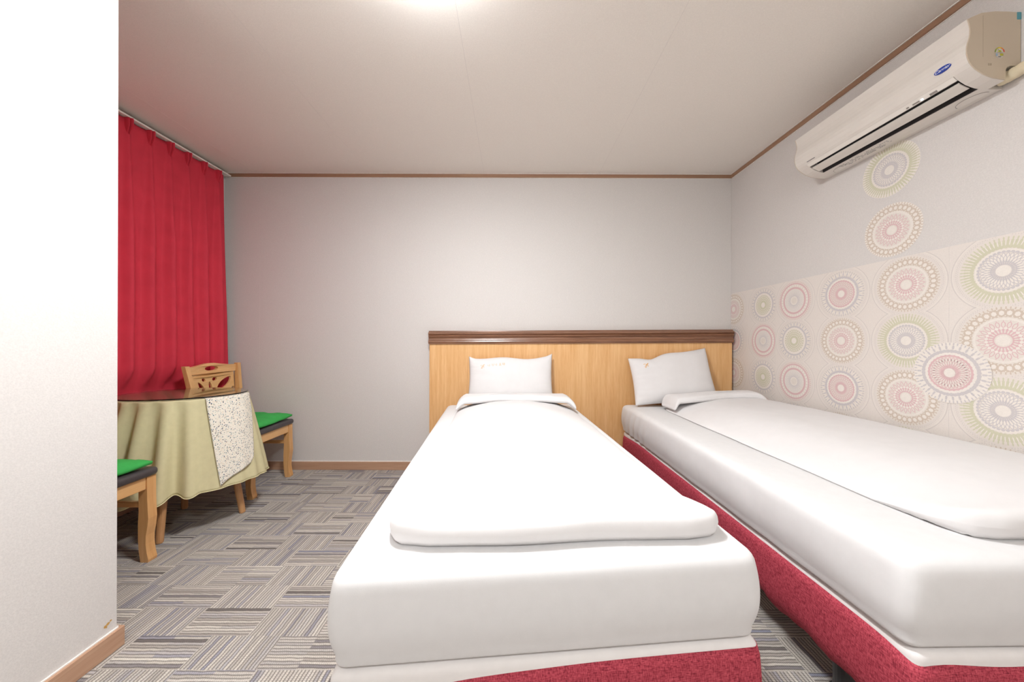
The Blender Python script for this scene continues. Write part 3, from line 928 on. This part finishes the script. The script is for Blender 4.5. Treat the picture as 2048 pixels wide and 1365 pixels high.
def chair(loc, label):
    t = empty('dining_chair', loc); tag(t, label, 'chair', 'dining chairs')
    # front legs: straight block, gentle knee, pinched ankle, turned-out foot
    prof = [(.172, .402), (.212, .402), (.213, .30), (.216, .24), (.218, .205), (.214, .165), (.207, .125), (.206, .085), (.211, .045), (.219, .012), (.217, .0),
            (.182, .0), (.174, .05), (.170, .11), (.170, .18), (.173, .24), (.172, .30)]
    for s in (-1, 1):
        bm = prism(bmesh.new(), prof, 'y', s * .187 - .0205, s * .187 + .0205); ease(bm, 0.003, 2)
        obj('leg', bm, M_chair, t)
    # rear legs run up into the back posts, leaning and splaying
    for s in (-1, 1):
        path = [(-.215, s * .172, 0.0), (-.190, s * .170, .20), (-.165, s * .168, .38), (-.163, s * .169, .45), (-.185, s * .184, .62), (-.222, s * .212, .875)]
        bm = bmesh.new(); rings = []
        for i, (x, y, z) in enumerate(path):
            wx = (.030, .036, .040, .040, .036, .026)[i] / 2; wy = .015
            rings.append([bm.verts.new((x + a * wx, y + b * wy, z)) for a, b in ((-1, -1), (1, -1), (1, 1), (-1, 1))])
        for A, B in zip(rings, rings[1:]):
            for q in range(4): bm.faces.new((A[q], A[(q + 1) % 4], B[(q + 1) % 4], B[q]))
        bm.faces.new(rings[0][::-1]); bm.faces.new(rings[-1])
        ease(bm, 0.006, 3)
        obj('leg', bm, M_chair, t)
    # aprons
    obj('apron', boxm(.176, .208, -.166, .166, .345, .402, bevel=.002, seg=1), M_chairy, t)
    obj('apron', boxm(-.176, -.150, -.155, .155, .350, .402, bevel=.002, seg=1), M_chairy, t)
    for s in (-1, 1):
        obj('apron', boxm(-.150, .172, s * .187 - .012, s * .187 + .012, .348, .402, bevel=.002, seg=1), M_chairx, t)
        obj('stretcher', boxm(-.188, .174, s * .180 - .009, s * .180 + .009, .256, .282, bevel=.003, seg=1), M_chairx, t)
    # black vinyl seat
    def sd_(p):
        q = p.copy(); q.y *= 1 - 0.10 * max(0, (-p.x) / .2)
        if p.z > 0: q.z += 0.006 * (1 - (p.x / .2) ** 2) * (1 - (p.y / .21) ** 2)
        return q
    obj('seat', soft_box(.400, .424, .040, .018, (14, 14, 3), sd_), M_vinyl, t, (.026, 0, .4225), smooth=True)
    # back: top rail with a grip slot, fretted panel below
    def bx(z): return -.165 - .146 * (z - .45) - 0.010
    def wallup(me, lift):        # outline (y, z) with thickness along the chair's x
        for v in me.vertices:
            y, z, d = v.co.x, v.co.y, v.co.z
            v.co = Vector((bx(z) + d + lift - 0.02 * (1 - (y / .2) ** 2), y, z))
        me.update(); return me
    top = [(-.196, .866), (-.15, .866), (-.09, .874), (-.03, .884), (.03, .884), (.09, .874), (.15, .866), (.196, .866)]
    out = top[::-1] + [(-.186, .815), (-.10, .812), (0, .811), (.10, .812), (.186, .815)]
    hole = [(.055 * math.cos(a) , .847 + .016 * math.sin(a)) for a in [2 * PI * q / 20 for q in range(20)]]
    def dens(poly, n=5):
        r = []
        for i in range(len(poly)):
            a, b = poly[i], poly[(i + 1) % len(poly)]
            for q in range(n): r.append((a[0] + (b[0] - a[0]) * q / n, a[1] + (b[1] - a[1]) * q / n))
        return r
    obj('top_rail', wallup(shape_mesh('top_rail', dens(out, 3), [hole], .024), 0.004), M_chairy, t)
    polys = [[(212, 450), (262, 478), (312, 545), (300, 640), (240, 600), (225, 520)], [(258, 409), (342, 401), (319, 472)],
             [(383, 436), (407, 480), (412, 545), (390, 640), (366, 560), (368, 480)], [(407, 391), (512, 379), (447, 457)],
             [(462, 556), (490, 488), (540, 428), (600, 384), (658, 362), (652, 402), (622, 460), (572, 512), (515, 552), (470, 600)],
             [(625, 552), (655, 508), (682, 498), (684, 620), (640, 690), (560, 700)]]
    holes = []
    for k, p in enumerate(polys):
        q = [local_back(*c) for c in p]
        q = [(max(-.165, min(.168, y)), z) for y, z in q]
        holes.append(smooth_poly(q, 2) if len(q) > 3 else smooth_poly([((a[0] * 2 + b[0]) / 3, (a[1] * 2 + b[1]) / 3) for a, b in zip(q, q[1:] + q[:1]) for a, b in ((a, b), (b, a))], 1))
    outp = [(-.178, .812), (-.163, .640), (.163, .640), (.178, .812)]
    obj('fret_panel', wallup(shape_mesh('fret_panel', dens(outp, 8), holes, .012), 0.002), M_chairy, t)
    return t

CH1 = (-1.918, 2.448, 0); CH2 = (-1.928, 1.440, 0)
chair(CH1, 'light wooden dining chair between the table and the plain back wall')
chair(CH2, 'light wooden dining chair half hidden by the near wall corner')

def seat_cushion(loc, rz, label, seed):
    w_, l_ = 0.40, 0.40
    S = pillow_fn(w_, l_, 0.040, seed, lambda u, v: 0.0)
    n = 28
    bm = bmesh.new()
    F_ = []; B_ = []
    for i in range(n + 1):
        fr, br = [], []
        for j in range(n + 1):
            u, v = math.sin((2 * i / n - 1) * PI / 2), math.sin((2 * j / n - 1) * PI / 2)
            p = S(u, v, 1); curl = 0.012 * max(0, u * u * v * v) + 0.008 * max(0, noise.noise(Vector((u * 2, v * 2, seed + 1)))) * max(abs(u), abs(v)) ** 4
            edge = i in (0, n) or j in (0, n)
            fr.append(bm.verts.new((p.x, p.y, max(0.002, p.z * 2.3 + 0.010 + curl))))
            br.append(fr[-1] if edge else bm.verts.new((p.x, p.y, 0.0015 + curl * 0.7)))
        F_.append(fr); B_.append(br)
    for G in (F_, B_):
        for i in range(n):
            for j in range(n):
                bm.faces.new((G[i][j], G[i + 1][j], G[i + 1][j + 1], G[i][j + 1]))
    o = obj('seat_cushion', bm, M_green, None, smooth=True)
    o.location = loc; o.rotation_euler = (0, 0, rz)
    tag(o, label, 'cushion', 'green seat cushions')
seat_cushion((CH1[0] + .018, CH1[1] + .004, .4500), math.radians(3), 'green flat cushion on the chair by the plain back wall', 2.0)
seat_cushion((CH2[0] + .012, CH2[1] - .006, .4500), math.radians(-2), 'green flat cushion on the chair behind the near wall corner', 5.0)

# ------------------------------------------------------------------ table, cloth, runner, glass
TC = Vector((-1.937, 2.015)); TA, TB, TR = 0.310, 0.235, math.radians(12)
TZ = 0.724
def ell(th, da=0.0, db=0.0):
    x, y = (TA + da) * math.cos(th), (TB + db) * math.sin(th)
    return Vector((x * math.cos(TR) - y * math.sin(TR), x * math.sin(TR) + y * math.cos(TR)))

tb = empty('small_table', (TC.x, TC.y, 0)); tag(tb, 'small oval table on splayed wooden legs hidden under an olive cloth', 'table')
bm = bmesh.new()
ring = [ell(2 * PI * k / 48, -0.006, -0.006) for k in range(48)]
prism(bm, [(p.x, p.y) for p in ring], 'z', TZ - 0.028, TZ - 0.004)
obj('tabletop', bm, M_leg, tb)
for (bx_, by_) in ((-1.637, 2.078), (-2.035, 2.125), (-1.815, 1.760), (-2.190, 1.830)):
    b0 = Vector((bx_ - TC.x, by_ - TC.y, 0)); t0 = Vector((b0.x * 0.62, b0.y * 0.62, TZ - 0.028))
    bm = tube(bmesh.new(), [b0 + (t0 - b0) * f for f in (0, .01, .5, 1)], [.014, .0165, .021, .026], 16)
    obj('leg', bm, M_leg, tb, smooth=False)

NF = 22
def cloth_pt(th, t, off=0.0, flat=0.0):
    """t = 0 at the table edge, 1 at the hem"""
    flare_a, flare_b = 0.105, 0.085
    base = ell(th, 0.004 + off + flare_a * t ** 0.9, 0.004 + off + flare_b * t ** 0.9)
    n_ = base.normalized()
    deg = math.degrees(math.atan2(math.sin(th), math.cos(th)))
    # deep folds on the chair side, calmer cloth under the runner
    calm = 1.0 if -52 < deg < 60 else max(0.0, 1 - min(abs(deg + 52), abs(deg - 60)) / 18)
    am = 0.036 * (t ** 0.6) * (1 - 0.85 * calm) * (1 - flat)
    wv = math.sin(th * NF + 0.9 * math.sin(th * 2) + 0.5 * t)
    wv = math.copysign(abs(wv) ** 0.8, wv)
    p = base + n_ * am * wv
    q = TC + p
    q.x = max(q.x, -2.285 + 0.010 * t); q.y = min(q.y, 2.212)
    z = TZ - 0.490 * t - 0.006 * math.sin(th * 3) * t
    z -= 0.012 * wv * t * (1 - calm)
    if t < 0.06: z = TZ - 0.49 * t * t / 0.06 * 0.9
    return Vector((q.x - TC.x, q.y - TC.y, z))

def cloth_surface(s, r):
    th = 2 * PI * s
    if r < 0.25:
        k = r / 0.25
        p = ell(th) * max(k, 0.02)
        return Vector((p.x, p.y, TZ))
    return cloth_pt(th, ((r - 0.25) / 0.75))
cl = empty('tablecloth', (TC.x, TC.y, 0)); tag(cl, 'olive green tablecloth falling in soft folds over the small table', 'tablecloth')
f = obj('cloth', grid_bm(cloth_surface, 300, 48, closed_u=True), M_cloth, cl, smooth=True)
f.modifiers.new('thick', 'SOLIDIFY').thickness = 0.0015
bm = bmesh.new()
tube(bm, [cloth_pt(2 * PI * k / 300, 1.0) for k in range(301)], 0.0022, 6, cap=False)
obj('hem', bm, M_hem, cl, smooth=True)

def lerp(a, b, f): return a + (b - a) * f
def runner_fn(s, r):
    if r < 0.12:             # short bit lying on the table, held by the glass
        k = r / 0.12
        th = math.radians(lerp(-48, 11, s))
        p = ell(th) * lerp(0.72, 1.0, k)
        return Vector((p.x, p.y, TZ + 0.003))
    t = (r - 0.12) / 0.88
    zend = lerp(0.965, 0.80, s ** 0.8)
    if s > 0.9: zend -= (s - 0.9) / 0.1 * 0.05
    tt = t * zend
    left = lerp(-48, -43, tt) ; right = lerp(11, -19, tt ** 0.8)
    th = math.radians(lerp(left, right, s))
    p = cloth_pt(th, tt, 0.010 + 0.006 * tt, 0.7)
    p += Vector((math.cos(th), math.sin(th), 0)) * 0.003 * math.sin(s * 9 + 2)
    if t == 0: p.z = TZ + 0.002
    return p
bm = grid_bm(runner_fn, 40, 60)
uvl = bm.loops.layers.uv.new('UVMap')
bm.verts.ensure_lookup_table(); nv = 61
for fc in bm.faces:
    for lp in fc.loops:
        i, j = divmod(lp.vert.index if lp.vert.index >= 0 else 0, nv)
        lp[uvl].uv = (0, 0)
bm.verts.index_update()
for fc in bm.faces:
    for lp in fc.loops:
        i, j = divmod(lp.vert.index, nv)
        lp[uvl].uv = (i / 40 * 0.30, j / 60 * 0.52)
ro = obj('table_runner', bm, M_print, None, (TC.x, TC.y, 0), smooth=True)
ro.modifiers.new('thick', 'SOLIDIFY').thickness = 0.0012
tag(ro, 'cream table runner with tiny blue sprigs hanging over the table edge', 'table runner')

bm = bmesh.new()
ring = [ell(2 * PI * k / 64, 0.004, 0.004) for k in range(64)]
prism(bm, [(p.x, p.y) for p in ring], 'z', TZ + 0.006, TZ + 0.012); ease(bm, 0.0015, 2)
go = obj('glass_tabletop', bm, M_glass, None, (TC.x, TC.y, 0))
tag(go, 'clear glass plate lying on the clothed table', 'glass plate')

# ------------------------------------------------------------------ air conditioner
ac = empty('air_conditioner', (XR, 1.555, 1.965)); tag(ac, 'long white wall air conditioner with a curved front and dark louvre slots', 'air conditioner')
AO = Vector((XR, 1.555, 1.965))
AY0, AY1 = 1.195, 1.925
front = [(1.640, 2.205), (1.606, 2.190), (1.592, 2.183), (1.597, 2.168), (1.601, 2.150), (1.601, 2.130), (1.597, 2.112), (1.592, 2.098), (1.589, 2.080), (1.589, 2.062), (1.593, 2.045), (1.599, 2.031), (1.608, 2.019)]
low = [(1.608, 2.019), (1.615, 2.012), (1.622, 2.006), (1.634, 1.998), (1.650, 1.988), (1.668, 1.981), (1.684, 1.976), (1.700, 1.973)]
bottom = [(1.700, 1.973), (1.726, 1.969), (1.752, 1.968), (1.779, 1.970)]
back = [(1.779, 2.206), (1.740, 2.210), (1.690, 2.211)]
OY0, OY1 = 1.245, 1.865
def acobj(name, bm, m, smooth=False, parent=None):
    for v in bm.verts: v.co -= AO
    return obj(name, bm, m, parent or ac, smooth=smooth)
full = front + low[1:] + bottom[1:] + back
rec = front + [(1.640, 2.035), (1.690, 2.020), (1.700, 1.973)] + bottom[1:] + back
acobj('housing', prism(bmesh.new(), rec, 'y', OY0, OY1), M_ac)
acobj('end_block', prism(bmesh.new(), full, 'y', OY1, AY1 - 0.004), M_ac)
# near end block has a notch for the pipes
notch = front + low[1:] + [(1.726, 1.969), (1.727, 2.005), (1.732, 2.014), (1.742, 2.018), (1.779, 2.018)] + back
acobj('end_block', prism(bmesh.new(), full, 'y', AY0 + 0.045, OY0), M_ac)
acobj('end_block', prism(bmesh.new(), notch, 'y', AY0 + 0.003, AY0 + 0.045), M_ac)
def inset(poly, d):
    cx = sum(p[0] for p in poly) / len(poly); cz = sum(p[1] for p in poly) / len(poly)
    return [(cx + (p[0] - cx) * (1 - d), cz + (p[1] - cz) * (1 - d)) for p in poly]
acobj('side_panel', prism(bmesh.new(), inset(notch, 0.012), 'y', AY0, AY0 + 0.004), M_acside)
acobj('side_panel', prism(bmesh.new(), inset(full, 0.012), 'y', AY1 - 0.006, AY1), M_acside)
# dark lining of the outlet
lin_ = [(1.6235, 2.004), (1.641, 2.0335), (1.689, 2.0185), (1.699, 1.9745), (1.697, 1.974), (1.686, 2.016), (1.643, 2.031), (1.626, 2.003)]
acobj('outlet', prism(bmesh.new(), lin_, 'y', OY0 + 0.001, OY1 - 0.001), M_dark)
# grey-white strip above the louvre
st = [(1.607, 2.018), (1.613, 2.011), (1.619, 2.0045), (1.622, 2.0035), (1.626, 2.007), (1.612, 2.021)]
acobj('trim_strip', prism(bmesh.new(), st, 'y', OY0 + 0.001, OY1 - 0.001), M_rail)
lv = [(1.633, 1.9975), (1.642, 1.9925), (1.656, 1.986), (1.673, 1.9795), (1.675, 1.9815), (1.658, 1.989), (1.644, 1.9955), (1.635, 2.001)]
lo = acobj('louvre', prism(bmesh.new(), lv, 'y', OY0 + 0.006, OY1 - 0.004), M_ac)
# display window and indicator on the strip
acobj('display_window', prism(bmesh.new(), [(1.6125, 2.0095), (1.6185, 2.0035), (1.6195, 2.0045), (1.6135, 2.0105)], 'y', 1.300, 1.322), M_acgrey)
acobj('indicator_light', prism(bmesh.new(), [(1.6125, 2.0085), (1.6165, 2.0045), (1.6175, 2.0055), (1.6135, 2.0095)], 'y', 1.344, 1.350), M_led)
acobj('button_bar', prism(bmesh.new(), [(1.6125, 2.0085), (1.6160, 2.0050), (1.6170, 2.0060), (1.6135, 2.0095)], 'y', 1.356, 1.378), M_acgrey)
acobj('button_bar', prism(bmesh.new(), [(1.6125, 2.0085), (1.6160, 2.0050), (1.6170, 2.0060), (1.6135, 2.0095)], 'y', 1.392, 1.400), M_acgrey)
# oval maker's badge
bm = bmesh.new()
LC = (1.5885, 1.262, 2.058)
vs = []
badge = empty('x') if False else None
n = 40
top_, bot_ = [], []
for k in range(n):
    a = 2 * PI * k / n
    top_.append(bm.verts.new((LC[0] - 0.0012, LC[1] + 0.0245 * math.cos(a), LC[2] + 0.0105 * math.sin(a))))
    bot_.append(bm.verts.new((LC[0] + 0.0040, LC[1] + 0.0245 * math.cos(a), LC[2] + 0.0105 * math.sin(a))))
bm.faces.new(top_); bm.faces.new(bot_[::-1])
for k in range(n): bm.faces.new((top_[k], bot_[k], bot_[(k + 1) % n], top_[(k + 1) % n]))
badge = acobj('badge', bm, M_blue)
me = text_mesh('badge_lettering', 'Carrier', 0.0150, 0.3)
xform(me, Matrix.Translation(Vector((LC[0] - 0.0015, LC[1], LC[2])) - AO) @ WALLROT)
obj('badge_lettering', me, M_white, badge)
# fine printed notice under the unit, too small to read
bm = bmesh.new(); random.seed(3)
for r_ in range(4):
    x = 1.712 + 0.008 * r_
    zz = 1.9712 - 0.0010 * r_
    y = 1.795 - random.uniform(0, .02)
    while y > 1.56:
        L_ = random.uniform(.002, .008)
        if random.random() < .72 and not (r_ in (0, 3) and random.random() < .4):
            box(bm, x, x + 0.0028, y - L_, y, zz - 0.0012, zz - 0.0002)
        y -= L_ + random.uniform(.0015, .004)
o = acobj('printed_notice', bm, M_grey); o['kind'] = 'stuff'
bm = bmesh.new(); random.seed(5)
for q in range(6):
    box(bm, 1.5985, 1.6045, 1.855 - q * .008 - .006, 1.855 - q * .008, 2.026, 2.0285)
acobj('small_print', bm, M_grey)
# hatch lines pressed into the lower shell
for yc, w_ in ((1.295, .045), (1.80, .045)):
    pts = []
    for q in range(13):
        a = PI * q / 12
        pts.append((1.715 + 0.030 * (1 - math.sin(a)) ** 1.0, yc + w_ * math.cos(a), 1.9705 - 0.0025 * (1 - math.sin(a)) - .0012))
    acobj('hatch_line', tube(bmesh.new(), pts, 0.0007, 5), M_acgrey)
# side: stickers, vents, panel line
ys = AY0 - 0.0006
bm = bmesh.new()
def flat(bm, pts, y):
    vs = [bm.verts.new((p[0], y, p[1])) for p in pts]; bm.faces.new(vs)
obj_y = AY0
tealo = acobj('sticker', boxm(1.7645, 1.779, AY0 - 0.0008, AY0 + 0.0002, 2.181, 2.206), M_teal)
SX, SZ, SR = 1.7035, 2.066, 0.0165
lab = empty('energy_label', (SX - AO.x, AY0 - AO.y, SZ - AO.z)); lab.parent = ac
def sobj(name, bm, m): return obj(name, bm, m, lab)
bm = bmesh.new(); flat(bm, [(SR * .86 * math.cos(a), SR * .86 * math.sin(a)) for a in [PI * q / 24 for q in range(25)]] + [(-SR * .78, -SR * .9), (-SR * .45, -SR * 1.2), (0, -SR * 1.32), (SR * .45, -SR * 1.2), (SR * .78, -SR * .9)], -0.0004)
sobj('label_ground', bm, mat('label_ground', rgb(214, 205, 196), .6, var=0))
for q, c in enumerate(((220, 62, 50), (236, 138, 50), (240, 210, 40), (186, 186, 60), (140, 170, 50))):
    bm = bmesh.new(); a0, a1 = PI * q / 5, PI * (q + 1) / 5
    aa = [a0 + (a1 - a0) * j / 6 for j in range(7)]
    flat(bm, [(SR * 1.04 * math.cos(a), SR * 1.04 * math.sin(a)) for a in aa] + [(SR * .80 * math.cos(a), SR * .80 * math.sin(a)) for a in aa[::-1]], -0.0008)
    sobj('colour_band', bm, mat('label_band', rgb(*c), .5, var=0))
bm = bmesh.new(); flat(bm, [(SR * .42 * math.cos(a), SR * .42 * math.sin(a)) for a in [PI * q / 16 for q in range(17)]], -0.0008)
sobj('dial', bm, mat('label_dial', rgb(196, 196, 60), .5, var=0))
bm = bmesh.new(); flat(bm, [(-SR * .42, SR * .60), (-SR * .22, SR * .50), (-SR * .36, SR * .38)], -0.0010)
sobj('pointer', bm, M_dark)
bm = bmesh.new(); flat(bm, [(-SR * .68, -SR * .10), (SR * .68, -SR * .16), (SR * .68, -SR * .24), (-SR * .68, -SR * .18)], -0.0008)
sobj('text_line', bm, M_grey)
bm = bmesh.new(); flat(bm, [(-SR * .78, -SR * .30), (-SR * .45, -SR * .30), (-SR * .45, -SR * .80), (-SR * .78, -SR * .80)], -0.0008)
sobj('blue_field', bm, mat('label_blue', rgb(150, 180, 205), .5, var=0))
bm = bmesh.new(); flat(bm, [(SR * .06, -SR * .30), (SR * .76, -SR * .30), (SR * .76, -SR * .80), (SR * .06, -SR * .80)], -0.0008)
sobj('green_field', bm, mat('label_green', rgb(180, 176, 50), .5, var=0))
bm = bmesh.new(); flat(bm, [(-SR * .30, -SR * .94), (SR * .30, -SR * .94), (SR * .30, -SR * 1.06), (-SR * .30, -SR * 1.06)], -0.0008)
sobj('text_bar', bm, M_dark)
me = text_mesh('dial_number', '2', 0.0065)
xform(me, Matrix.Translation((0, -0.0010, SR * .18)) @ Matrix.Rotation(PI / 2, 4, 'X'))
obj('dial_number', me, mat('label_digit', rgb(120, 110, 40), .5, var=0), lab)
for q in range(4):
    acobj('vent_slit', boxm(1.664 + q * .0034, 1.6655 + q * .0034, AY0 - 0.0004, AY0 + 0.001, 2.019, 2.027), mat('vent_slit', rgb(168, 150, 128), .6))
acobj('panel_line', boxm(1.6455, 1.6463, AY0 - 0.0003, AY0 + 0.001, 2.050, 2.195), mat('panel_line', rgb(176, 158, 136), .6))
# taped pipe leaving through the notch
pts = [Vector((1.752, AY0 + 0.035, 1.992)), Vector((1.756, AY0 + 0.01, 1.992)), Vector((1.757, AY0 - 0.03, 1.996)), Vector((1.757, AY0 - 0.10, 2.004)), Vector((1.757, AY0 - 0.30, 2.004))]
path = []
for a, b in zip(pts, pts[1:]):
    for q in range(8): path.append(a.lerp(b, q / 8))
path.append(pts[-1])
pp = obj('taped_pipe', tube(bmesh.new(), path, [0.0195 + 0.0012 * ((i // 2) % 2) for i in range(len(path))], 14), M_pipe, None, smooth=True)
tag(pp, 'cream taped pipe leaving the air conditioner side', 'pipe')
